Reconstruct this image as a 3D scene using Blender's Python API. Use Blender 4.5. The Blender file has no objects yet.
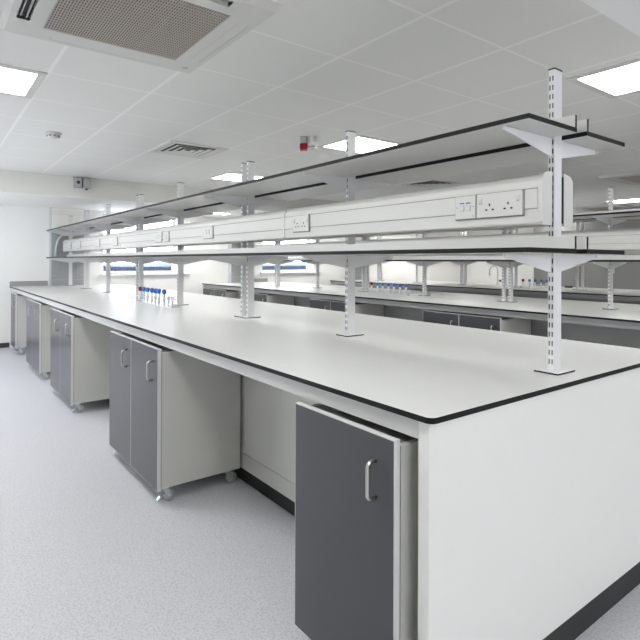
import bpy, bmesh, math, random
from mathutils import Vector, Matrix
R = math.radians
SC = bpy.context.scene
COL = SC.collection
random.seed(7)

# ------------------------------------------------------------------ camera
CAM = Vector((-1.0282, -0.8758, 1.2982))
yaw, pitch, roll = R(36.7489), R(0.1111), R(-0.2257)
F = Vector((math.sin(yaw)*math.cos(pitch), math.cos(yaw)*math.cos(pitch), math.sin(pitch)))
RT = Vector((math.cos(yaw), -math.sin(yaw), 0))
UP = RT.cross(F)
R2 = RT*math.cos(roll) - UP*math.sin(roll)
U2 = UP*math.cos(roll) + RT*math.sin(roll)
cd = bpy.data.cameras.new('camera')
cam = bpy.data.objects.new('camera', cd); COL.objects.link(cam)
M3 = Matrix((R2, U2, -F)).transposed()
cam.matrix_world = Matrix.Translation(CAM) @ M3.to_4x4()
cd.sensor_width = 36.0
cd.lens = 520.4*36/640
cd.shift_x = (320-313.52)/640
cd.shift_y = (260.19-320)/640
cd.clip_start = 0.05; cd.clip_end = 600
SC.camera = cam

# ------------------------------------------------------------------ light
SC.view_settings.view_transform = 'Standard'
SC.view_settings.look = 'None'
SC.view_settings.exposure = 0.74
SC.view_settings.gamma = 1.0
SC.view_settings.use_curve_mapping = False
PANEL = 14.0          # ceiling light panels
w = bpy.data.worlds.new('sky'); SC.world = w; w.use_nodes = True
bg = w.node_tree.nodes['Background']
bg.inputs[0].default_value = (0.88, 0.93, 1.0, 1); bg.inputs[1].default_value = 4.5

def portal(name, loc, rot, sx, sy):
    l = bpy.data.lights.new(name, 'AREA'); l.shape = 'RECTANGLE'; l.size = sx; l.size_y = sy
    l.cycles.is_portal = True
    o = bpy.data.objects.new(name, l); o.location = loc; o.rotation_euler = rot; COL.objects.link(o)
# daylight portals just outside each window
portal('daylight_portal', (2.0, 8.36, 1.6), (R(-90), 0, 0), 1.4, 1.05)
portal('daylight_portal', (5.08, 8.36, 1.6), (R(-90), 0, 0), 1.4, 1.05)
portal('daylight_portal', (-2.97, 5.6, 1.55), (0, R(-90), 0), 1.3, 4.4)
portal('daylight_portal', (0.2, -4.22, 1.73), (R(90), 0, 0), 3.8, .95)

# ------------------------------------------------------------------ materials
def mat(name, col, rough=0.5, metal=0.0, spec=0.5, noise=0.0, nscale=60, bump=0.0, emit=None, coat=0.0):
    m = bpy.data.materials.new(name); m.use_nodes = True
    nt = m.node_tree; b = nt.nodes['Principled BSDF']
    b.inputs['Base Color'].default_value = (*col, 1)
    b.inputs['Roughness'].default_value = rough
    b.inputs['Metallic'].default_value = metal
    b.inputs['Specular IOR Level'].default_value = spec
    b.inputs['Coat Weight'].default_value = coat
    if emit:
        b.inputs['Emission Color'].default_value = (*emit[0], 1); b.inputs['Emission Strength'].default_value = emit[1]
    if noise or bump:
        tc = nt.nodes.new('ShaderNodeTexCoord'); n = nt.nodes.new('ShaderNodeTexNoise')
        n.inputs['Scale'].default_value = nscale; n.inputs['Detail'].default_value = 3
        nt.links.new(tc.outputs['Object'], n.inputs['Vector'])
        if noise:
            mx = nt.nodes.new('ShaderNodeMix'); mx.data_type = 'RGBA'
            mx.inputs[6].default_value = (*[c*(1-noise) for c in col], 1)
            mx.inputs[7].default_value = (*[min(1, c*(1+noise)) for c in col], 1)
            nt.links.new(n.outputs[0], mx.inputs[0]); nt.links.new(mx.outputs[2], b.inputs['Base Color'])
        if bump:
            bp = nt.nodes.new('ShaderNodeBump'); bp.inputs['Strength'].default_value = bump; bp.inputs['Distance'].default_value = 0.002
            nt.links.new(n.outputs[0], bp.inputs['Height']); nt.links.new(bp.outputs[0], b.inputs['Normal'])
    return m

MT = dict(
    laminate=mat('pale_grey_laminate', (0.70, 0.705, 0.695), 0.34, spec=0.45, noise=0.02, nscale=180),
    shelf=mat('shelf_laminate', (0.60, 0.60, 0.58), 0.32, noise=0.02, nscale=180),
    core=mat('black_laminate_core', (0.007, 0.007, 0.007), 0.5, spec=0.2),
    white_panel=mat('white_melamine', (0.76, 0.76, 0.735), 0.42, noise=0.015, nscale=120),
    side=mat('warm_grey_melamine', (0.60, 0.60, 0.56), 0.4, noise=0.02, nscale=120),
    carcass=mat('carcass_melamine', (0.53, 0.53, 0.495), 0.4, noise=0.02, nscale=120),
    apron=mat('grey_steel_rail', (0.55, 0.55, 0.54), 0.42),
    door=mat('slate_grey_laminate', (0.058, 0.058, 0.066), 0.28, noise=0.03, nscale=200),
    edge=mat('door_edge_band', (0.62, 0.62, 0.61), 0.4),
    rail_dark=mat('darker_rail', (0.31, 0.31, 0.31), 0.42), spine_dark=mat('grey_spine_panel', (0.32, 0.32, 0.31), 0.45),  # darker tones for the second and third benches
    plinth=mat('black_plinth', (0.012, 0.012, 0.012), 0.5),
    steel=mat('brushed_steel', (0.62, 0.60, 0.57), 0.28, metal=1.0),
    zinc=mat('zinc_plate', (0.60, 0.66, 0.68), 0.35, metal=0.9),
    wheel=mat('grey_castor_wheel', (0.38, 0.385, 0.38), 0.4),
    post=mat('white_powder_coat', (0.73, 0.73, 0.74), 0.38),
    slot=mat('slot_and_shade_black', (0.01, 0.01, 0.01), 0.7),
    plastic=mat('white_plastic', (0.64, 0.64, 0.615), 0.4),
    seam_and_shade=mat('seam_and_shade_grey', (0.22, 0.22, 0.21), 0.6),
    wall=mat('white_wall_paint', (0.86, 0.855, 0.83), 0.7, noise=0.015, nscale=30),
    soffit=mat('soffit_lit_white', (0.92, 0.92, 0.91), 0.6),  # soffit base colour raised to carry the window daylight
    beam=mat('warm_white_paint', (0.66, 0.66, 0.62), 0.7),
    skirt=mat('dark_skirting', (0.05, 0.05, 0.05), 0.5),
    grey_panel=mat('grey_steel_panel', (0.36, 0.365, 0.37), 0.45), cupboard=mat('grey_cupboard', (0.17, 0.17, 0.165), 0.5),
    cream=mat('cream_panel', (0.84, 0.83, 0.78), 0.5),
    trimgrey=mat('silver_trim', (0.50, 0.52, 0.55), 0.4),
    upstand=mat('grey_upstand', (0.34, 0.34, 0.325), 0.4),
    tan=mat('tan_filter', (0.13, 0.085, 0.06), 0.8), grille=mat('grille_plastic', (0.52, 0.475, 0.43), 0.5),
    ac=mat('ac_white_plastic', (0.66, 0.66, 0.63), 0.4),
    dark=mat('dark_vent', (0.03, 0.03, 0.03), 0.7),
    red=mat('red_plastic', (0.36, 0.006, 0.01), 0.25),
    blue=mat('blue_plastic', (0.03, 0.16, 0.55), 0.3),
    green=mat('green_plastic', (0.01, 0.16, 0.05), 0.3),
    chrome=mat('chrome', (0.7, 0.7, 0.7), 0.12, metal=1.0),
    frame=mat('window_frame', (0.72, 0.73, 0.74), 0.4),
    hillblue=mat('distant_hills', (0.10, 0.15, 0.20), 0.9, noise=0.3, nscale=0.3),
    trees=mat('dark_treeline', (0.004, 0.009, 0.028), 0.9, noise=0.3, nscale=1.5),
    devgrey=mat('device_grey', (0.42, 0.42, 0.42), 0.4),
)
# clear tube plastic
m = mat('clear_tube_plastic', (0.86, 0.88, 0.88), 0.15); m.node_tree.nodes['Principled BSDF'].inputs['Transmission Weight'].default_value = 0.12; MT['clear'] = m
# window glass: mostly see-through with a faint sheen
m = bpy.data.materials.new('window_glass'); m.use_nodes = True; nt = m.node_tree
for n in list(nt.nodes):
    if n.type != 'OUTPUT_MATERIAL': nt.nodes.remove(n)
tr = nt.nodes.new('ShaderNodeBsdfTransparent'); gl = nt.nodes.new('ShaderNodeBsdfGlossy'); gl.inputs['Roughness'].default_value = 0.03
mx = nt.nodes.new('ShaderNodeMixShader'); mx.inputs[0].default_value = 0.05
nt.links.new(tr.outputs[0], mx.inputs[1]); nt.links.new(gl.outputs[0], mx.inputs[2])
nt.links.new(mx.outputs[0], [n for n in nt.nodes if n.type == 'OUTPUT_MATERIAL'][0].inputs[0]); MT['glass'] = m

# light diffuser: prismatic panel, gives off light
m = bpy.data.materials.new('light_diffuser'); m.use_nodes = True; nt = m.node_tree; b = nt.nodes['Principled BSDF']
b.inputs['Base Color'].default_value = (0.8, 0.8, 0.8, 1)
b.inputs['Emission Color'].default_value = (1.0, 0.985, 0.955, 1); b.inputs['Emission Strength'].default_value = PANEL
MT['diffuser'] = m

# ceiling: mineral tiles on a 600 grid of white bars
GX, GY, ZC = 0.146, 0.68, 2.392
def ceiling_mat():
    m = bpy.data.materials.new('ceiling_tiles'); m.use_nodes = True; nt = m.node_tree; b = nt.nodes['Principled BSDF']
    tc = nt.nodes.new('ShaderNodeTexCoord'); sp = nt.nodes.new('ShaderNodeSeparateXYZ')
    nt.links.new(tc.outputs['Object'], sp.inputs[0])
    def line(out, g, half):
        a = nt.nodes.new('ShaderNodeMath'); a.operation = 'SUBTRACT'; a.inputs[1].default_value = g - 0.3
        nt.links.new(out, a.inputs[0])
        c = nt.nodes.new('ShaderNodeMath'); c.operation = 'FLOORED_MODULO'; c.inputs[1].default_value = 0.6
        nt.links.new(a.outputs[0], c.inputs[0])
        d = nt.nodes.new('ShaderNodeMath'); d.operation = 'SUBTRACT'; d.inputs[1].default_value = 0.3
        nt.links.new(c.outputs[0], d.inputs[0])
        e = nt.nodes.new('ShaderNodeMath'); e.operation = 'ABSOLUTE'; nt.links.new(d.outputs[0], e.inputs[0])
        f = nt.nodes.new('ShaderNodeMath'); f.operation = 'LESS_THAN'; f.inputs[1].default_value = half
        nt.links.new(e.outputs[0], f.inputs[0]); return f.outputs[0]
    lx = line(sp.outputs[0], GX, 0.010); ly = line(sp.outputs[1], GY, 0.007)
    mxm = nt.nodes.new('ShaderNodeMath'); mxm.operation = 'MAXIMUM'
    nt.links.new(lx, mxm.inputs[0]); nt.links.new(ly, mxm.inputs[1])
    n = nt.nodes.new('ShaderNodeTexNoise'); n.inputs['Scale'].default_value = 90; n.inputs['Detail'].default_value = 4
    nt.links.new(tc.outputs['Object'], n.inputs['Vector'])
    t = nt.nodes.new('ShaderNodeMix'); t.data_type = 'RGBA'
    t.inputs[6].default_value = (0.76, 0.76, 0.735, 1); t.inputs[7].default_value = (0.82, 0.82, 0.795, 1)
    nt.links.new(n.outputs[0], t.inputs[0])
    k = nt.nodes.new('ShaderNodeMix'); k.data_type = 'RGBA'; k.inputs[7].default_value = (0.90, 0.895, 0.86, 1)
    nt.links.new(t.outputs[2], k.inputs[6]); nt.links.new(mxm.outputs[0], k.inputs[0])
    nt.links.new(k.outputs[2], b.inputs['Base Color']); b.inputs['Roughness'].default_value = 0.55
    return m
MT['ceiling'] = ceiling_mat()

def floor_mat():
    m = bpy.data.materials.new('speckled_vinyl'); m.use_nodes = True; nt = m.node_tree; b = nt.nodes['Principled BSDF']
    tc = nt.nodes.new('ShaderNodeTexCoord')
    n = nt.nodes.new('ShaderNodeTexNoise'); n.inputs['Scale'].default_value = 130; n.inputs['Detail'].default_value = 2
    n2 = nt.nodes.new('ShaderNodeTexNoise'); n2.inputs['Scale'].default_value = 420; n2.inputs['Detail'].default_value = 1
    for q in (n, n2): nt.links.new(tc.outputs['Object'], q.inputs['Vector'])
    r = nt.nodes.new('ShaderNodeValToRGB')
    r.color_ramp.elements[0].position = 0.33; r.color_ramp.elements[0].color = (0.49, 0.49, 0.52, 1)
    r.color_ramp.elements[1].position = 0.55; r.color_ramp.elements[1].color = (0.64, 0.645, 0.68, 1)
    nt.links.new(n.outputs[0], r.inputs[0])
    r2 = nt.nodes.new('ShaderNodeValToRGB')
    r2.color_ramp.elements[0].position = 0.30; r2.color_ramp.elements[0].color = (0.72, 0.72, 0.74, 1)
    r2.color_ramp.elements[1].position = 0.42; r2.color_ramp.elements[1].color = (1, 1, 1, 1)
    nt.links.new(n2.outputs[0], r2.inputs[0])
    k = nt.nodes.new('ShaderNodeMix'); k.data_type = 'RGBA'; k.blend_type = 'MULTIPLY'; k.inputs[0].default_value = 1
    nt.links.new(r.outputs[0], k.inputs[6]); nt.links.new(r2.outputs[0], k.inputs[7])
    nt.links.new(k.outputs[2], b.inputs['Base Color'])
    b.inputs['Roughness'].default_value = 0.42; b.inputs['Specular IOR Level'].default_value = 0.4
    return m
MT['floor'] = floor_mat()

# ------------------------------------------------------------------ helpers
class MB:
    """collects shapes into one mesh, each with a material slot"""
    def __init__(self): self.bm = bmesh.new(); self.mats = []
    def mi(self, m):
        m = MT[m] if isinstance(m, str) else m
        if m not in self.mats: self.mats.append(m)
        return self.mats.index(m)
    def box(self, a, b, m, bev=0.0, faces=None):
        i = self.mi(m)
        t = bmesh.new(); bmesh.ops.create_cube(t, size=1)
        c = [(a[k]+b[k])/2 for k in range(3)]; s = [abs(b[k]-a[k]) for k in range(3)]
        for v in t.verts: v.co = Vector((c[0]+v.co.x*s[0], c[1]+v.co.y*s[1], c[2]+v.co.z*s[2]))
        fm = {}
        if faces:  # {'-x': 'mat', ...} material by facing
            for f in t.faces:
                n = f.normal; f.normal_update()
                n = f.normal; ax = max(range(3), key=lambda k: abs(n[k])); key = ('-' if n[ax] < 0 else '+')+'xyz'[ax]
                f.material_index = self.mi(faces[key]) if key in faces else i
        else:
            for f in t.faces: f.material_index = i
        if bev: bmesh.ops.bevel(t, geom=t.edges[:], offset=bev, segments=2, affect='EDGES', profile=0.5)
        self._merge(t)
        return self
    def _merge(self, t):
        vm = {v: self.bm.verts.new(v.co) for v in t.verts}
        for f in t.faces:
            try:
                g = self.bm.faces.new([vm[v] for v in f.verts]); g.material_index = f.material_index; g.smooth = f.smooth
            except ValueError: pass
        t.free()
    def prism(self, pts, axis, a, b, m, side=None, smooth=False):
        """2D outline extruded along an axis: pts are the other two coords in xyz order"""
        i = self.mi(m); j = self.mi(side) if side else i
        def P(p, h):
            q = list(p); q.insert('xyz'.index(axis), h); return Vector(q)
        lo = [self.bm.verts.new(P(p, a)) for p in pts]; hi = [self.bm.verts.new(P(p, b)) for p in pts]
        f = self.bm.faces.new(lo); f.material_index = i
        f = self.bm.faces.new(hi[::-1]); f.material_index = i
        n = len(pts)
        for k in range(n):
            f = self.bm.faces.new([lo[k], hi[k], hi[(k+1) % n], lo[(k+1) % n]]); f.material_index = j; f.smooth = smooth
        return self
    def lathe(self, prof, c, m, axis='z', seg=20, smooth=True):
        """revolve (radius, height) pairs about an axis through c"""
        i = self.mi(m); rings = []
        for r, h in prof:
            ring = []
            for k in range(seg):
                t = 2*math.pi*k/seg; u, v = r*math.cos(t), r*math.sin(t)
                p = {'z': (u, v, h), 'x': (h, u, v), 'y': (v, h, u)}[axis]
                ring.append(self.bm.verts.new(Vector(c)+Vector(p)))
            rings.append(ring)
        for A, B in zip(rings, rings[1:]):
            for k in range(seg):
                f = self.bm.faces.new([A[k], A[(k+1) % seg], B[(k+1) % seg], B[k]]); f.material_index = i; f.smooth = smooth
        for ring, rev in ((rings[0], True), (rings[-1], False)):
            f = self.bm.faces.new(ring[::-1] if rev else ring); f.material_index = i
        return self
    def tube(self, pts, r, m, seg=10):
        i = self.mi(m); pts = [Vector(p) for p in pts]; rings = []
        ref = None
        for k, p in enumerate(pts):
            d = (pts[min(k+1, len(pts)-1)] - pts[max(k-1, 0)]).normalized()
            if ref is None: ref = Vector((0, 0, 1)) if abs(d.z) < 0.9 else Vector((1, 0, 0))
            u = (ref - d*ref.dot(d)).normalized(); v = d.cross(u); ref = u
            rings.append([self.bm.verts.new(p + u*r*math.cos(2*math.pi*s/seg) + v*r*math.sin(2*math.pi*s/seg)) for s in range(seg)])
        for A, B in zip(rings, rings[1:]):
            for s in range(seg):
                f = self.bm.faces.new([A[s], A[(s+1) % seg], B[(s+1) % seg], B[s]]); f.material_index = i; f.smooth = True
        for ring in (rings[0], rings[-1]):
            f = self.bm.faces.new(ring); f.material_index = i
        return self
    def build(self, name, parent=None, loc=None):
        bmesh.ops.recalc_face_normals(self.bm, faces=self.bm.faces[:])
        me = bpy.data.meshes.new(name); self.bm.to_mesh(me); self.bm.free()
        for m in self.mats: me.materials.append(m)
        o = bpy.data.objects.new(name, me); COL.objects.link(o)
        if parent: o.parent = parent
        if loc: o.location = loc
        return o

def arc(cx, cy, r, a0, a1, n=6):
    return [(cx+r*math.cos(R(a0+(a1-a0)*k/n)), cy+r*math.sin(R(a0+(a1-a0)*k/n))) for k in range(n+1)]
def thing(name, label, cat, loc=(0, 0, 0), group=None):
    o = bpy.data.objects.new(name, None); COL.objects.link(o); o.location = loc; o.empty_display_size = 0.1
    return tag(o, label, cat, group)
def tag(o, label, cat, group=None):
    o['label'] = label; o['category'] = cat
    if group: o['group'] = group
    return o
def struct(o): o['kind'] = 'structure'; return o
def kids(o): return [c for c in COL.objects if c.parent == o]
def copy_tree(o, parent=None):
    c = o.copy(); COL.objects.link(c)
    if parent: c.parent = parent
    for ch in kids(o): copy_tree(ch, c)
    return c

# ------------------------------------------------------------------ room shell
FZ = -0.022
XL, XR, YN, YF = -2.8, 10.9, -4.0, 8.19
struct(MB().box((XL-.15, YN-.15, FZ-0.1), (XR+.15, YF+.2, FZ), 'floor').build('floor'))
struct(MB().box((XL-.15, YN-.15, ZC), (XR+.15, YF+.2, ZC+0.1), 'ceiling').build('ceiling'))
NX0, NX1, NZ0, NZ1 = -1.6, 2.0, 1.3, 2.15
b = MB(); b.box((XL-.15, YN-.15, FZ), (XR+.15, YN, NZ0), 'wall'); b.box((XL-.15, YN-.15, NZ1), (XR+.15, YN, ZC), 'wall')
b.box((XL-.15, YN-.15, NZ0), (NX0, YN, NZ1), 'wall'); b.box((NX1, YN-.15, NZ0), (XR+.15, YN, NZ1), 'wall')
struct(b.build('wall_near'))
struct(MB().box((XR, YN, FZ), (XR+.15, YF+.2, ZC), 'wall').build('wall_right'))
W1, W2, ZW0, ZW1 = (1.35, 2.66), (4.45, 5.72), 1.095, 2.09
def wall_far():
    b = MB(); y0, y1 = YF, YF+.2
    b.box((XL-.15, y0, FZ), (XR, y1, ZW0), 'wall'); b.box((XL-.15, y0, ZW1), (XR, y1, ZC), 'wall')
    for a, c in ((XL-.15, W1[0]), (W1[1], W2[0]), (W2[1], XR)): b.box((a, y0, ZW0), (c, y1, ZW1), 'wall')
    return struct(b.build('wall_far'))
wall_far()
LY0, LY1, LZ0, LZ1 = 3.4, 7.8, 0.9, 2.1
def wall_left():
    b = MB(); x0, x1 = XL-.15, XL
    b.box((x0, YN, FZ), (x1, YF, LZ0), 'wall'); b.box((x0, YN, LZ1), (x1, YF, ZC), 'wall')
    b.box((x0, YN, LZ0), (x1, LY0, LZ1), 'wall'); b.box((x0, LY1, LZ0), (x1, YF, LZ1), 'wall')
    return struct(b.build('wall_left'))
wall_left()
# windows
def window(n, x0, x1):
    y = YF+.13; t = .045
    b = MB()
    b.box((x0, y, ZW0), (x1, y+.05, ZW0+t*.4), 'frame'); b.box((x0, y, ZW1-t), (x1, y+.05, ZW1), 'frame')
    for x in (x0, x1-t): b.box((x, y, ZW0), (x+t, y+.05, ZW1), 'frame')
    b.box((x0, y+.005, ZW1-.27), (x1, y+.045, ZW1-.235), 'frame')
    o = struct(b.build('window_%d' % n))
    MB().box((x0+t, y+.022, ZW0+.018), (x1-t, y+.028, ZW1-t), 'glass').build('window_pane', o)
    MB().box((x0-.06, YF-.05, ZW0-.055), (x1+.22, YF+.12, ZW0-.03), 'frame', bev=.004).build('window_sill', o)
window(1, *W1); window(2, *W2)
b = MB(); x = XL-.1  # unseen left window, added for cool daylight on floor and doors
b.box((x, LY0, LZ0), (x+.05, LY1, LZ0+.05), 'frame'); b.box((x, LY0, LZ1-.05), (x+.05, LY1, LZ1), 'frame')
for k in range(4): yy = LY0+(LY1-LY0-.05)*k/3; b.box((x, yy, LZ0), (x+.05, yy+.05, LZ1), 'frame')
wl = struct(b.build('window_3')); MB().box((x+.022, LY0, LZ0), (x+.028, LY1, LZ1), 'glass').build('window_pane', wl)
b = MB(); y = YN-.1  # unseen near-wall window, added to light the bench end panel
b.box((NX0, y, NZ0), (NX1, y+.05, NZ0+.05), 'frame'); b.box((NX0, y, NZ1-.05), (NX1, y+.05, NZ1), 'frame')
for k in range(5): xx = NX0+(NX1-NX0-.05)*k/4; b.box((xx, y, NZ0), (xx+.05, y+.05, NZ1), 'frame')
wn = struct(b.build('window_4')); MB().box((NX0, y+.022, NZ0), (NX1, y+.028, NZ1), 'glass').build('window_pane', wn)
# beam and dropped soffit in front of the far wall
BY, BZ = 6.44, 2.125
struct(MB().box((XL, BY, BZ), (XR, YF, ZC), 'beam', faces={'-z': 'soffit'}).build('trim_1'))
struct(MB().box((XL, -1.1, 2.25), (XR, .06, ZC), 'soffit').build('trim_2'))
struct(MB().box((XL, YF-.012, FZ), (0.0, YF, 0.05), 'skirt').build('baseboard_far'))
# outside: a dark tree line and pale hills
def ridge(name, y, x0, x1, zb, zt, amp, m, thick, step):
    b = MB(); i = b.mi(m); n = int((x1-x0)/step); pts = []
    h = 0
    for k in range(n+1):
        x = x0+step*k
        h = zt+amp*(math.sin(k*.61)+.6*math.sin(k*1.37+1)+.5*math.sin(k*2.9))/2
        pts.append((x, h))
    b.prism([(x0, zb)]+pts+[(x1, zb)], 'y', y, y+thick, m)
    return struct(b.build(name))
ridge('treeline', 16, -5, 30, -4, 1.10, .035, 'trees', 2, .35)
ridge('hills', 90, -60, 200, -25, 0.75, .55, 'hillblue', 12, 3.0)

# ------------------------------------------------------------------ ceiling fittings
def light_panel(ix, iy, label, ex=0, ey=0):
    x0, y0 = GX+.6*ix+ex, GY+.6*iy+ey
    t = thing('ceiling_light', label, 'ceiling light', (x0+.3, y0+.3, ZC), 'recessed square ceiling lights')
    b = MB(); e = .045
    for a, c in (((-.295, -.295), (.295, -.295+e)), ((-.295, .295-e), (.295, .295)), ((-.295, -.295+e), (-.295+e, .295-e)), ((.295-e, -.295+e), (.295, .295-e))):
        b.box((a[0], a[1], -.008), (c[0], c[1], .012), 'ac')
    b.build('frame', t)
    MB().box((-.25, -.25, -.003), (.25, .25, .010), 'diffuser').build('diffuser', t)
LP = [(-2, 3, 'lit square ceiling light beyond the large air conditioner, at the left edge of the photo'),
      (3, -1, 'large lit square ceiling light to the right of the nearest white post', .075, .035),
      (3, 3, 'lit square ceiling light beside the red alarm sounder, behind a post top'),
      (3, 7, 'small far lit ceiling light just above the upper shelf, before the beam'),
      (14, 4, 'lit ceiling light far off at the right edge, behind a post of the second bench', .10, -.19),
      (8, 0, 'added square ceiling light above the near end of the second bench'),  # unseen light added over the back benches, like the next two
      (11, 7, 'added hidden ceiling light above the far part of the third bench'),
      (14, 7, 'added hidden ceiling light between the third bench and the right wall, far end'),
      (16, 7, 'added hidden ceiling light nearest the right wall, far end'),  # hidden light added to brighten the right wall
      (-2, -1, 'lit square ceiling light over the left aisle, nearer than the large air conditioner'),
      (-2, 7, 'lit square ceiling light over the far left aisle, left of the smoke detector'),
      (13, -1, 'lit square ceiling light above the near end of the third bench'),
      (-2, -5, 'lit square ceiling light by the near wall, over the left aisle'),
      (3, -5, 'lit square ceiling light by the near wall, facing the white bench end'),
      (8, -5, 'lit square ceiling light by the near wall, towards the second bench')]
for a in LP: light_panel(*a)

for x, lab in ((2.5, 'added strip light in the lowered ceiling before the first window'), (5.4, 'added strip light in the lowered ceiling before the second window'), (8.4, 'added strip light in the lowered ceiling by the far right corner')):
    t = thing('added_strip_light', lab, 'ceiling light', (x, 7.35, BZ), 'added strip lights in the lowered ceiling')  # strip lights added to brighten the far wall
    b = MB()
    b.box((-.76, -.15, -.01), (.76, -.12, .01), 'ac'); b.box((-.76, .12, -.01), (.76, .15, .01), 'ac'); b.box((-.76, -.12, -.01), (-.73, .12, .01), 'ac'); b.box((.73, -.12, -.01), (.76, .12, .01), 'ac')
    b.build('frame', t); MB().box((-.73, -.12, -.005), (.73, .12, .008), 'diffuser').build('diffuser', t)

def cassette(cx, cy, label):
    t = thing('air_conditioner', label, 'air conditioner', (cx, cy, ZC), 'ceiling cassette air conditioners')
    h = .475; z0 = -.032
    b = MB()
    g = .315    # half-size of the grille opening
    s0, s1 = .375, .428   # slots
    # chamfered outer ring built of four trapezoid sides
    for k in range(4):
        a = k*math.pi/2; ca, sa = round(math.cos(a)), round(math.sin(a))
        def P(u, v, z): return Vector((u*ca-v*sa, u*sa+v*ca, z))
        i = b.mi('ac')
        def quad(p): 
            f = b.bm.faces.new([b.bm.verts.new(P(*q)) for q in p]); f.material_index = i
        quad([(g, -g, z0), (s0, -s0, z0), (s0, s0, z0), (g, g, z0)])
        quad([(s1, -s1, z0), (h-.02, -h+.02, z0), (h-.02, h-.02, z0), (s1, s1, z0)])
        quad([(h-.02, -h+.02, z0), (h, -h, -.0005), (h, h, -.0005), (h-.02, h-.02, z0)])
        quad([(s0, -s0, z0), (s1, -s1, z0), (s1, -.27, z0), (s0, -.27, z0)])
        quad([(s0, .27, z0), (s1, .27, z0), (s1, s1, z0), (s0, s0, z0)])
        quad([(s0, -.27, z0), (s0, .27, z0), (s0, .27, z0+.028), (s0, -.27, z0+.028)])
        quad([(s1, -.27, z0), (s1, .27, z0), (s1, .27, z0+.028), (s1, -.27, z0+.028)])
        quad([(g, -g, z0), (g, g, z0), (g, g, z0+.02), (g, -g, z0+.02)])
    c = b.build('casing', t)
    for k in range(4):
        v = MB()
        if k in (2, 3):
            v.box((s0+.001, -.268, z0+.021), (s1-.001, .268, z0+.027), 'dark')
            v.box((s0+.012, -.262, z0+.006), (s0+.016, .262, z0+.021), 'ac'); v.box((s0+.036, -.262, z0+.006), (s0+.040, .262, z0+.021), 'ac')
        else: v.box((s0+.0015, -.2685, z0+.0005), (s1-.0015, .2685, z0+.006), 'ac')
        o = v.build('air_vane', t); o.rotation_euler.z = k*math.pi/2
    q = MB(); q.box((-g+.001, -g+.001, z0+.007), (g-.001, g-.001, z0+.012), 'tan')
    n = 54
    for k in range(n+1):
        p = -g+.004+(2*g-.008)*k/n
        q.box((p-.0027, -g+.001, z0+.001), (p+.0027, g-.001, z0+.004), 'grille')
    for k in range(25):
        p = -g+.004+(2*g-.008)*k/24
        q.box((-g+.001, p-.002, z0+.0015), (g-.001, p+.002, z0+.0035), 'grille')
    q.build('grille', t)
    MB().box((.385, .375, z0-.003), (.415, .39, z0+.001), 'devgrey').build('indicator', t)
cassette(-.285, 1.46, 'large square white air conditioner overhead at the top left of the photo')
cassette(6.28, 1.78, 'air conditioner with tan grille at the right edge, above the second bench')
cassette(9.75, 3.93, 'farthest air conditioner, low over the second bench upper shelf at right')

def ceiling_vent(ix, iy, label):
    x0, y0 = GX+.6*ix+.3, GY+.6*iy+.3
    t = thing('ceiling_vent', label, 'vent', (x0, y0, ZC), 'square ceiling air vents')
    b = MB()
    for a, c in (((-.295, -.295), (.295, -.25)), ((-.295, .25), (.295, .295)), ((-.295, -.25), (-.25, .25)), ((.25, -.25), (.295, .25))):
        b.box((a[0], a[1], -.010), (c[0], c[1], .01), 'ac')
    b.build('frame', t)
    MB().box((-.249, -.249, -.003), (.249, .249, .008), 'dark').build('duct_opening', t)
    for k in range(4):
        u, v = .245-.06*k, .245-.06*(k+1)+.022
        s = MB(); i = s.mi('ac')
        for e in range(4):
            a = e*math.pi/2; ca, sa = round(math.cos(a)), round(math.sin(a))
            P = lambda p, q, z: s.bm.verts.new(Vector((p*ca-q*sa, p*sa+q*ca, z)))
            f = s.bm.faces.new([P(u, -u, -.010), P(u, u, -.010), P(v, v, -.004), P(v, -v, -.004)]); f.material_index = i
        s.build('louvre_ring', t)
ceiling_vent(1, 5, 'square louvred ceiling vent left of the red alarm, before the beam')
ceiling_vent(7, 5, 'square louvred ceiling vent glimpsed between upper shelf and power trunking')

t = thing('smoke_detector', 'small round white smoke detector on the ceiling near the left edge', 'smoke detector', (-.148, 4.05, ZC))
MB().lathe([(.062, 0), (.062, -.012), (.055, -.018)], (0, 0, 0), 'plastic').build('base', t)
d = MB().lathe([(.048, -.018), (.046, -.040), (.030, -.046), (.006, -.047)], (0, 0, 0), 'plastic')
for k in range(8):
    a = k*math.pi/4; d.box((.047*math.cos(a)-.006, .047*math.sin(a)-.006, -.036), (.047*math.cos(a)+.006, .047*math.sin(a)+.006, -.024), 'seam_and_shade')
d.build('sensing_head', t)

t = thing('alarm_sounder', 'red and white fire alarm sounder hanging from the ceiling', 'alarm', (1.68, 2.83, ZC)); t.rotation_euler.z = -yaw
d = MB(); d.lathe([(.044, 0), (.046, -.05), (.048, -.053), (.048, -.058), (.046, -.061), (.046, -.098), (.040, -.106)], (.028, 0, 0), 'plastic', seg=28)
d.box((0, -.0475, -.094), (.055, -.035, -.087), 'seam_and_shade')
d.build('sounder_drum', t)
MB().box((-.075, -.04, -.060), (-.017, .04, -.0005), 'devgrey', bev=.006).build('beacon_mount', t)
MB().box((-.077, -.043, -.118), (-.012, .043, -.0605), 'red', bev=.010).build('beacon_lens', t)

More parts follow.
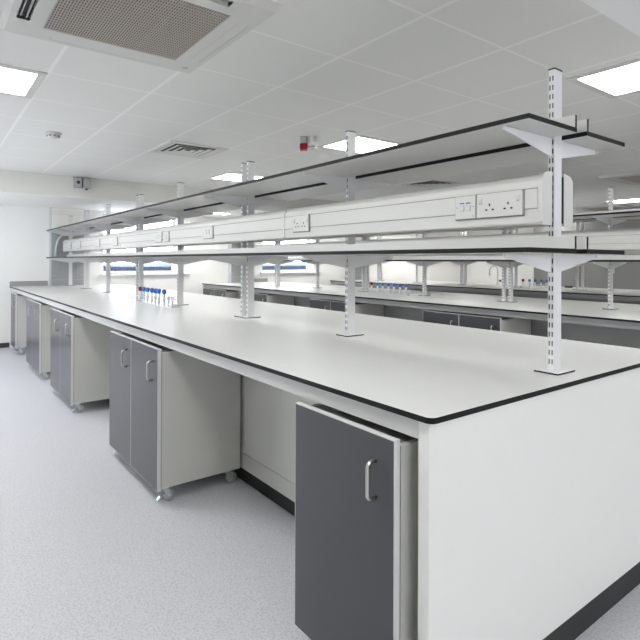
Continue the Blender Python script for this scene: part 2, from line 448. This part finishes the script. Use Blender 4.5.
t = thing('beam_sensor', 'twin grey sensor boxes fixed to the beam face at far left', 'sensor', (.62, BY, 2.31))
for s, hole in ((-.058, 1), (.052, 0)):
    b = MB(); b.box((s-.045, -.085, -.065), (s+.045, -.012, .06), 'devgrey', bev=.006)
    if hole: b.lathe([(.022, -.0875), (.022, -.084)], (s, 0, .0), 'dark', axis='y')
    b.build('sensor_head', t)
MB().box((-.10, -.012, .062), (.10, -.0005, .072), 'dark').build('mounting_bracket', t)
MB().box((-.012, -.05, -.06), (.005, -.0005, .062), 'dark').build('mounting_arm', t)
MB().lathe([(.014, -.068), (.014, -.085), (.008, -.09)], (.05, -.05, 0), 'dark').build('swivel', t)

# ------------------------------------------------------------------ benches
B2, B3, DZ = 3.135, 6.2, -.025
BW, ZT, XC = 1.62, 0.9, 0.81
def bench(ox, ynear, label, dz=0):
    t = thing('lab_bench', label, 'lab bench', (ox, 0, dz), 'island lab benches')
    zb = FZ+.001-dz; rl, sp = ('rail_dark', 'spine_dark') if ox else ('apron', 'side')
    r = .022; yf = YF-.002
    out = arc(r, ynear+r, r, 180, 270, 5)+arc(BW-r, ynear+r, r, 270, 360, 5)+[(BW, yf), (0, yf)]
    MB().prism(out, 'z', ZT-.016, ZT, 'laminate', side='core').build('worktop', t)
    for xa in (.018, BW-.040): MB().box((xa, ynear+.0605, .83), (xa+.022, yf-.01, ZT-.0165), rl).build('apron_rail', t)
    MB().box((.018, ynear+.022, .085), (BW-.018, ynear+.060, ZT-.0165), 'white_panel', bev=.0015).build('end_panel', t)
    MB().box((.03, ynear+.034, zb), (BW-.03, ynear+.055, .0845), 'plinth').build('plinth', t)
    for sx, nm in ((.5, -1), (BW-.5, 1)):
        x0, x1 = (sx, sx+.018) if nm < 0 else (sx-.018, sx)
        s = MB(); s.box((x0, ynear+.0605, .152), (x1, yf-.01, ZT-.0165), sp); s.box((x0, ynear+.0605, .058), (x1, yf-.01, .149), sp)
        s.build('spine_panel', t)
        MB().box((x0+.008 if nm < 0 else x0-.02, ynear+.0605, zb), (x1+.02 if nm < 0 else x1-.008, yf-.01, .0575), 'plinth').build('plinth', t)
    for a, c in {0: ((0, XC-.29),), B2: ((XC+.25, XC+.62),)}.get(ox, ()): MB().box((a, yf-.018, ZT+.0005), (c, yf, ZT+.075), 'upstand').build('wall_upstand', t)
    return t
bench(0, 0, 'nearest white-topped island lab bench with five mobile cabinets beneath')
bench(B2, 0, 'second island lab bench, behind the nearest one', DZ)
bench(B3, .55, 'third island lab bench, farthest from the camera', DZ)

# ------------------------------------------------------------------ shelving frames
XC = .81                   # spine centre
def post_mesh(p):
    w_, d_ = .026, .0115
    b = MB(); b.box((-w_, -d_, .006), (w_, d_, 1.094), 'post', bev=.0012)
    z = .03
    while z < 1.06:
        for sx in (-1, 1):
            for sy in (-.0055, .0055):
                x0 = sx*w_
                b.box((x0-.0004, sy-.0021, z), (x0+.0004, sy+.0021, z+.018), 'slot')
        z += .033
    return b.build('post', p)
def bracket_mesh(p, sgn):
    # tapered sheet bracket under a shelf: x outward from the post, top edge at z = 0
    b = MB(); x0, x1 = sgn*.027, sgn*.318
    b.prism([(x0, 0), (x1, 0), (x1, -.012), (x1-sgn*.012, -.017), (x1-sgn*.05, -.022), (x0+sgn*.03, -.062), (x0, -.066)], 'y', -.0022, .0022, 'post')
    b.box((min(x1, x1-sgn*.018), -.006, -.012), (max(x1, x1-sgn*.018), .006, -.002), 'post')
    return b.build('bracket', p)
Z_UP, Z_LO = 1.754, 1.3365      # mid-height of the shelf boards
def shelving(ox, yend, posts, label, dz=0, du=0):
    ZU = Z_UP+du
    t = thing('shelving_frame', label, 'shelving', (ox+XC, 0, ZT+dz), 'two-tier shelving frames on the benches')
    ps = []
    proto = None
    for y, dbl in posts:
        ys = (y-.04, y+.04) if dbl else (y,)
        for j, yy in enumerate(ys):
            if proto is None:
                proto = post_mesh(t); p = proto
                MB().box((-.027, -.0125, 1.0945), (.027, .0125, 1.099), 'slot').build('post_cap', p)
                MB().box((-.06, -.045, .0005), (.06, .045, .0058), 'core', faces={'+z': 'post'}).build('base_plate', p)
                bu = {}
                for zz in (ZU, Z_LO):
                    for sg in (-1, 1):
                        o = bracket_mesh(p, sg) if sg not in bu else copy_tree(bu[sg], p)
                        bu[sg] = o; o.location = (0, 0, zz-.0085-ZT)
            else:
                p = copy_tree(proto, t)
            p.location = (0, yy, 0)
    ylo, yhi = yend, YF-.15
    for z in (ZU, Z_LO):
        for sg in (-1, 1):
            xa, xb = sg*.336, sg*.036
            lo, hi = min(xa, xb), max(xa, xb)
            o = MB().box((lo, ylo, z-.008-ZT), (hi, yhi, z+.008-ZT), 'core', faces={'+z': 'shelf', '-z': 'shelf'}).build('shelf', t)
            u0, u1 = (xb-.012, xb) if sg < 0 else (xb, xb+.012)
            MB().box((u0, ylo+.0005, z+.0085-ZT), (u1, yhi, z+.052-ZT), 'shelf', faces={'-y': 'core', '+z': 'core'}).build('shelf_upstand', o)
    return t
P1 = [(.1175, 0), (1.255, 0), (2.37, 1), (3.585, 0), (4.69, 1), (5.88, 0), (6.97, 1), (7.99, 0)]
shelving(0, .02, P1, 'nearest two-tier shelving with slotted white posts on the front bench')
P2 = [(.10, 0), (1.29, 0), (2.33, 1), (3.48, 0), (4.56, 1), (5.676, 0), (6.84, 1), (7.95, 0)]
shelving(B2, .02, P2, 'two-tier slotted-post shelving on the second bench', DZ, -.018)
P3 = [(.83, 1), (1.98, 0), (3.067, 1), (4.143, 0), (5.217, 1), (6.36, 0), (7.45, 1)]
shelving(B3, .57, P3, 'two-tier slotted-post shelving on the farthest bench', DZ)

# ------------------------------------------------------------------ power trunking
def face_plate(b, y0, y1, z0, z1, x, s):
    b.box((x, y0, z0), (x+s*.007, y1, z1), 'plastic', bev=.0012)
def trunking(ox, sg, y0, y1, sockets, joints, label, dz=0):
    """sg -1: faces -x (camera side)"""
    t = thing('power_trunking', label, 'power trunking', (ox+XC, 0, ZT+dz), 'power trunking along the shelving')
    xb, xf, xm = sg*.044, sg*.102, sg*.085
    def Z(z): return z-ZT
    prof = [(xb, Z(1.434)), (xf-sg*.004, Z(1.434)), (xf, Z(1.440)), (xf, Z(1.570)), (xf-sg*.004, Z(1.588)), (xf-sg*.015, Z(1.603)), (xf-sg*.032, Z(1.613)), (xb, Z(1.618))]
    MB().prism(prof, 'y', y0+.012, y1-.012, 'plastic').build('trunking_body', t)
    # flat cover strip with fine shadow seams along its two edges
    c = MB(); c.box((xf+sg*.0004, y0+.02, Z(1.491)), (xf+sg*.003, y1-.02, Z(1.559)), 'plastic'); c.build('cover_strip', t)
    c = MB()
    for z in (1.489, 1.561): c.box((xf, y0+.02, Z(z-.0014)), (xf+sg*.0015, y1-.02, Z(z+.0014)), 'seam_and_shade')
    c.build('cover_seam', t)
    ep = [(xb-sg*.002, Z(1.430)), (xf-sg*.006, Z(1.430)), (xf+sg*.004, Z(1.442)), (xf+sg*.004, Z(1.590)), (xf+sg*.001, Z(1.602)), (xf-sg*.008, Z(1.611)), (xf-sg*.022, Z(1.618)), (xb-sg*.002, Z(1.623))]
    for a in (y0, y1-.012): MB().prism(ep, 'y', a, a+.012, 'plastic').build('end_cap', t)
    for k in range(2):   # black strip for the shaded gap behind the trunking at both ends
        a = y0+.003 if k == 0 else y1-.02
        MB().box((min(xb-sg*.002, xb-sg*.012), a, Z(1.44)), (max(xb-sg*.002, xb-sg*.012), a+.017, Z(1.61)), 'slot').build('gap_shade_strip', t)
    jp = [(xb, Z(1.431)), (xf-sg*.004, Z(1.431)), (xf+sg*.0045, Z(1.441)), (xf+sg*.0045, Z(1.571)), (xf, Z(1.590)), (xf-sg*.012, Z(1.604)), (xf-sg*.03, Z(1.615)), (xb, Z(1.620))]
    for j in joints: MB().prism(jp, 'y', j-.008, j+.008, 'plastic').build('joint_clip', t)
    for kind, a, b_ in sockets:
        xp = xf+sg*.0032; q = MB()
        q.box((min(xp, xp+sg*.0015), a-.003, Z(1.465)), (max(xp, xp+sg*.0015), b_+.003, Z(1.5615)), 'seam_and_shade')
        q.box((min(xp+sg*.0016, xp+sg*.008), a, Z(1.468)), (max(xp+sg*.0016, xp+sg*.008), b_, Z(1.5605)), 'plastic', bev=.0012)
        nm = {'socket': 'socket_outlet', 'data': 'data_outlet', 'single': 'socket_outlet', 'blank': 'blank_plate'}[kind]
        o = q.build(nm, t)
        xs = xp+sg*.0081; w_ = b_-a
        def dot(y, z, ry, rz, m, parent=None, d=.0012):
            return ((min(xs, xs+sg*d), y-ry, Z(z)-rz), (max(xs, xs+sg*d), y+ry, Z(z)+rz), m)
        if kind in ('socket', 'single'):
            h = MB(); cs = (a+w_*.30, a+w_*.70) if kind == 'socket' else (a+w_*.5,)
            for cy in cs:
                h.box(*dot(cy, 1.516, .0028, .0042, 'slot')); h.box(*dot(cy-.014, 1.497, .0042, .003, 'slot')); h.box(*dot(cy+.014, 1.497, .0042, .003, 'slot'))
            h.build('socket_holes', o)
            for cy in ((a+w_*.09, a+w_*.91) if kind == 'socket' else (a+w_*.86,)):
                s = MB(); s.box(*dot(cy, 1.530, .0075, .011, 'side', d=.003)); s.box(*dot(cy, 1.5225, .003, .002, 'seam_and_shade', d=.0034)); s.build('rocker_switch', o)
        elif kind == 'data':
            for cy in (a+w_*.36, a+w_*.66):
                s = MB(); s.box(*dot(cy, 1.510, .011, .010, 'seam_and_shade', d=.001)); s.box(*dot(cy, 1.510, .010, .009, 'plastic', d=.0022)); s.box(*dot(cy, 1.531, .010, .0025, 'blue', d=.0009)); s.build('data_port', o)
            s = MB()
            for cy, z in ((a+w_*.1, 1.515), (a+w_*.9, 1.515), (a+w_*.12, 1.478)): s.box(*dot(cy, z, .002, .002, 'seam_and_shade'))
            s.build('plate_screw', o)
    return t
S1 = [('socket', .176, .372), ('data', .376, .474), ('socket', 1.483, 1.641), ('data', 2.70, 2.87), ('single', 3.578, 3.69), ('data', 3.75, 3.92),
      ('single', 5.12, 5.28), ('blank', 5.85, 6.10), ('single', 6.84, 7.08), ('data', 7.40, 7.62)]
trunking(0, -1, .105, 8.01, S1, [1.748, 5.03], 'white power trunking with sockets facing the camera, on the nearest shelving')
trunking(0, 1, .105, 8.01, [('socket', 1.0, 1.16), ('socket', 3.0, 3.16), ('socket', 5.4, 5.56)], [2.9, 5.2], 'white power trunking on the rear side of the nearest shelving, only its end showing')
S2 = [('socket', .5, .66), ('socket', 1.7, 1.86), ('data', 2.7, 2.86), ('socket', 3.8, 3.96), ('socket', 5.9, 6.06)]
trunking(B2, -1, .06, 7.95, S2, [1.7, 5.0], 'white power trunking facing the camera on the second shelving', DZ)
trunking(B2, 1, .06, 7.95, [], [1.7, 5.0], 'white power trunking on the rear side of the second shelving', DZ)
trunking(B3, -1, .66, 7.95, S2[1:], [3.5], 'white power trunking facing the camera on the farthest shelving', DZ)
trunking(B3, 1, .66, 7.95, [], [3.5], 'white power trunking on the rear side of the farthest shelving', DZ)

# service risers at the far ends
def riser(ox, label, dz=-.025, yfr=YF-.13):
    t = thing('service_riser', label, 'service riser', (ox+XC, YF, 0), 'service risers on the far wall')
    x0, x1 = -.25, .25
    y1, y0 = -.001, yfr-YF
    MB().box((x0, y0+.012, ZT+dz+.001), (x1, y1, BZ-.001), 'trimgrey').build('casing', t)
    p = MB(); p.box((x0+.012, y0, ZT+dz+.002), (x1-.004, y0+.0115, .985), 'grey_panel'); p.box((x0+.012, y0, .99), (x1-.004, y0+.0115, 1.73), 'grey_panel')
    for x in (x0+.05, x1-.05):
        for z in (1.06, 1.68): p.lathe([(.007, -.002), (.007, .0005)], (x, y0, z), 'steel', axis='y', seg=10)
    p.build('lower_panel', t)
    p = MB(); p.box((x0+.012, y0, 1.735), (x1-.004, y0+.0115, 2.02), 'cream')
    p.box((x0+.012, y0-.006, 2.025), (x1-.004, y0+.0115, 2.06), 'cream'); p.box((x0+.012, y0, 2.065), (x1-.004, y0+.0115, BZ-.001), 'cream'); p.build('upper_panel', t)
    MB().box((x0+.10, y0-.003, 1.78), (x1-.10, y0, 1.98), 'cream').build('inspection_cover', t)
    return t
riser(-.02, 'grey and cream service riser behind the far end of the nearest bench', 0)
riser(B2-.02, 'grey and cream service riser behind the far end of the second bench')
riser(B3, 'grey and cream service riser behind the far end of the third bench')
tag(MB().tube([(XC-.21, YF-.16, 1.36), (XC-.20, YF-.16, 1.5), (XC-.17, YF-.16, 1.62), (XC-.12, YF-.16, 1.685), (XC-.03, YF-.16, 1.70), (XC+.06, YF-.16, 1.685)], .016, 'plastic').build('cable_conduit'),
    'bent white cable conduit at the far end of the nearest shelving, below the upper shelf', 'conduit')

# ------------------------------------------------------------------ mobile cabinets
def cabinet(w_, doors, zb=.088):
    """opening faces -x; origin on the floor at the near front corner; extends +y by w_"""
    t = thing('mobile_cabinet', '', 'cabinet', (0, 0, 0), 'mobile cabinets under the benches')
    zt, dp = .844, .478; kz = zb/.088
    c = MB(); th = .018
    c.box((0, 0, zb), (dp, th, zt-.02), 'carcass'); c.box((0, w_-th, zb), (dp, w_, zt-.02), 'carcass')
    c.box((0, th, zb), (dp, w_-th, zb+th), 'carcass'); c.box((0, th, zt-.038), (dp, w_-th, zt-.021), 'seam_and_shade'); c.box((dp-.008, th, zb+th), (dp, w_-th, zt-.038), 'carcass')  # top board coloured dark grey for the shade under the worktop
    c.box((-.004, .002, zb+.01), (0, .014, zt-.024), 'seam_and_shade'); c.build('carcass', t)
    g = .003
    dw = (w_-g*(doors-1))/doors
    for k in range(doors):
        y0 = k*(dw+g)
        d = MB(); d.box((-.024, y0, zb-.013), (-.0045, y0+dw, zt-.001), 'edge', faces={'-x': 'edge', '+x': 'carcass'})
        d.box((-.0246, y0+.0035, zb-.0095), (-.0241, y0+dw-.0035, zt-.0045), 'door')
        dr = d.build('door', t)
        hy = y0+.072; r = .014; x0, x1 = -.025, -.056
        zz0, zz1 = .667, .769
        pts = [(x0, hy, zz0)]+[(x1+r+r*math.cos(a), hy, zz0+r+r*math.sin(a)) for a in [R(270-15*q) for q in range(7)]] \
            + [(x1+r+r*math.cos(a), hy, zz1-r+r*math.sin(a)) for a in [R(180-15*q) for q in range(7)]]+[(x0, hy, zz1)]
        MB().tube(pts, .0052, 'steel').build('handle', dr)
        if doors == 2 or True:
            h = MB()
            for z in (.19, .75): h.lathe([(.004, -.012), (.004, .012)], (-.010, y0+dw-.006, z), 'steel', seg=8)
            h.build('hinge', dr)
    for cx in (.034, dp-.06):
        for cy in (.036, w_-.036):
            k = MB(); k.box((cx-.028, cy-.028, zb-.0045), (cx+.028, cy+.028, zb-.0005), 'zinc')
            k.lathe([(.018, zb-.016), (.02, zb-.0045)], (cx, cy, 0), 'zinc', seg=14)
            for s in (-1, 1):
                k.prism([(cx-.018, zb-.016), (cx+.018, zb-.016), (cx+.03, .030*kz), (cx+.014, .026*kz)], 'y', cy+s*.0155-.0015, cy+s*.0155+.0015, 'zinc')
            if cx < .1:
                k.prism([(cx-.012, .046), (cx-.032, .036), (cx-.046, .020), (cx-.046, .015), (cx-.028, .028), (cx-.008, .038)], 'y', cy-.011, cy+.011, 'zinc')
            o = k.build('castor', t)
            W = MB(); W.lathe([(.012, -.013), (.030*kz, -.012), (.0335*kz, -.008), (.0335*kz, .008), (.030*kz, .012), (.012, .013)], (cx+.02, cy, .0342*kz), 'wheel', axis='y', seg=20)
            W.lathe([(.007, -.0185), (.007, .0185)], (cx+.02, cy, .0342*kz), 'zinc', axis='y', seg=10)
            W.build('wheel', o)
    return t
c1 = cabinet(.464, 1, .108); c1.location = (0, .104, FZ); c1['label'] = 'single-door dark grey cabinet nearest the camera, beside the white bench end panel'
c2 = cabinet(.905, 2); c2.location = (0, 1.863, FZ); c2['label'] = 'nearest of the double-door grey cabinets on castors under the front bench'
for y, lab in ((3.925, 'second of the double-door grey cabinets along the front bench'), (5.463, 'third double-door grey cabinet, toward the far wall under the front bench')):
    c = copy_tree(c2); c.location = (0, y, FZ); c['label'] = lab
c = copy_tree(c1); c.location = (0, 7.345, FZ); c['label'] = 'single-door cabinet under the far end of the front bench, by the far wall'
for y, lab in ((1.863, 'grey cabinet under the second bench nearest its right end, right of the slotted post'),
               (3.85, 'middle grey double-door cabinet under the second bench'),
               (5.84, 'grey double-door cabinet under the second bench, second from the far wall'),
               (7.18, 'grey cabinet under the far left end of the second bench')):
    c = copy_tree(c2); c.location = (B2, y, FZ); c.scale.z = .965; c['label'] = lab
    if y == 1.863: c['label'] = 'grey double-door cabinet under the second bench, last before its open near bay'

# ------------------------------------------------------------------ tube racks
def rack(ox, ys, caps, where, dz=0):
    x = ox+.66
    t = thing('tube_rack', 'long clear tube rack ' + where, 'rack', (x, 0, ZT+dz), 'tube racks on the benches')
    a, b_ = min(ys)-.045, max(ys)+.045
    r = MB()
    # upper rail with a bored collar for each tube: built as a ladder of two side strips and cross pieces
    for z in (.062, .020):
        r.box((-.026, a, z), (-.0165, b_, z+.006), 'clear'); r.box((.0165, a, z), (.026, b_, z+.006), 'clear')
    r.build('side_rail', t)
    for y in (a, b_-.006): MB().box((-.027, y, .0005), (.027, y+.004, .030), 'clear').build('end_plate', t)
    cr = MB(); yy = sorted(ys)
    for p, q in zip(yy, yy[1:]):
        m_ = (p+q)/2; cr.box((-.026, m_-.012, .062), (.026, m_+.012, .068), 'clear'); cr.box((-.026, m_-.012, .020), (.026, m_+.012, .026), 'clear')
    cr.build('cross_bar', t)
    ordn = ['first', 'second', 'third', 'fourth', 'fifth', 'sixth']
    nb = 0; nu = 0
    proto = {}
    for y, c in zip(ys, caps):
        if c == 'red': lab = 'red-capped tube ' + where
        elif c == 'blue': lab = '%s blue-capped tube from the red one, %s' % (ordn[nb], where); nb += 1
        else: lab = '%s open uncapped tube past the blue ones, %s' % (ordn[nu], where); nu += 1
        o = thing('sample_tube', lab, 'tube', (x, y, ZT+dz), 'capped sample tubes in the racks')
        if c not in proto:
            if c:
                T = MB().lathe([(.004, .002), (.008, .012), (.0125, .05), (.0125, .100), (.010, .106)], (0, 0, 0), 'clear', seg=16).build('tube_body', o)
                K = MB().lathe([(.0125, .101), (.016, .104), (.0195, .118), (.0205, .128), (.0195, .138), (.014, .143), (.005, .145)], (0, 0, 0), c, seg=18).build('cap', o)
            else:
                T = MB().lathe([(.004, .002), (.008, .012), (.010, .05), (.016, .088), (.0175, .092), (.0165, .094)], (0, 0, 0), 'clear', seg=16).build('tube_body', o)
            proto[c] = o
        else:
            for ch in kids(proto[c]): q = ch.copy(); q.parent = o; COL.objects.link(q)
B = 'blue'
rack(0, [4.213, 4.106, 4.003, 3.886, 3.795, 3.706, 3.58, 3.475, 3.385], ['red', B, B, B, B, B, B, None, None], 'on the nearest bench')
rack(B2, [4.273, 4.158, 4.063, 3.953, 3.854, 3.749, 3.647], ['red', B, B, B, B, B, B], 'on the second bench', DZ)
rack(B3, [3.924, 3.809, 3.714, 3.611, 3.52], ['red', B, B, B, B], 'on the farthest bench', DZ)

# bench tap on the farthest bench
t = thing('lab_tap', 'tall white swan-neck lab tap standing on the farthest bench', 'tap', (7.5, 4.825, ZT+DZ))
MB().lathe([(.03, .0005), (.03, .01), (.018, .02), (.016, .10), (.012, .11)], (0, 0, 0), 'plastic').build('tap_body', t)
n = 14; rr = .085
MB().tube([(0, 0, .10), (0, 0, .26)]+[(0, rr-rr*math.cos(math.pi*k/n), .26+rr*math.sin(math.pi*k/n)) for k in range(1, n+1)]+[(0, 2*rr, .20)], .0095, 'trimgrey').build('spout', t)
MB().lathe([(.013, .165), (.013, .20)], (0, 2*rr, 0), 'trimgrey').build('nozzle', t)
MB().tube([(0, 0, .075), (0, -.045, .075)], .008, 'plastic').build('valve_stem', t)
MB().lathe([(.008, -.07), (.02, -.067), (.022, -.055), (.02, -.045), (.008, -.043)], (0, 0, .075), 'green', axis='y').build('green_knob', t)

tag(MB().box((7.47, 3.44, ZT+DZ+.0005), (7.53, 3.55, ZT+DZ+.03), 'core', bev=.004).build('small_box'), 'small flat black box lying on the farthest bench', 'box')

# grey tall cupboards along the right wall
for k, (y0, lab) in enumerate(((4.62, 'tall grey cupboard on the right wall, farthest of the three'), (3.46, 'tall grey cupboard on the right wall, middle of the three'), (2.30, 'tall grey cupboard on the right wall, nearest of the three'))):
    t = thing('tall_cupboard', lab, 'cupboard', (XR-.002, y0, FZ), 'tall grey cupboards on the right wall')
    MB().box((-.55, 0, .08), (0, 1.15, 2.26), 'cupboard').build('carcass', t)
    MB().box((-.53, .01, .001), (-.01, 1.14, .0795), 'plinth').build('plinth', t)
    for j in range(2):
        d = MB().box((-.572, .006+.571*j, .09), (-.551, .573+.571*j, 2.25), 'cupboard', bev=.002).build('door', t)
        MB().box((-.592, (.53 if j == 0 else .60), 1.1), (-.5725, (.545 if j == 0 else .615), 1.3), 'steel').build('handle', d)
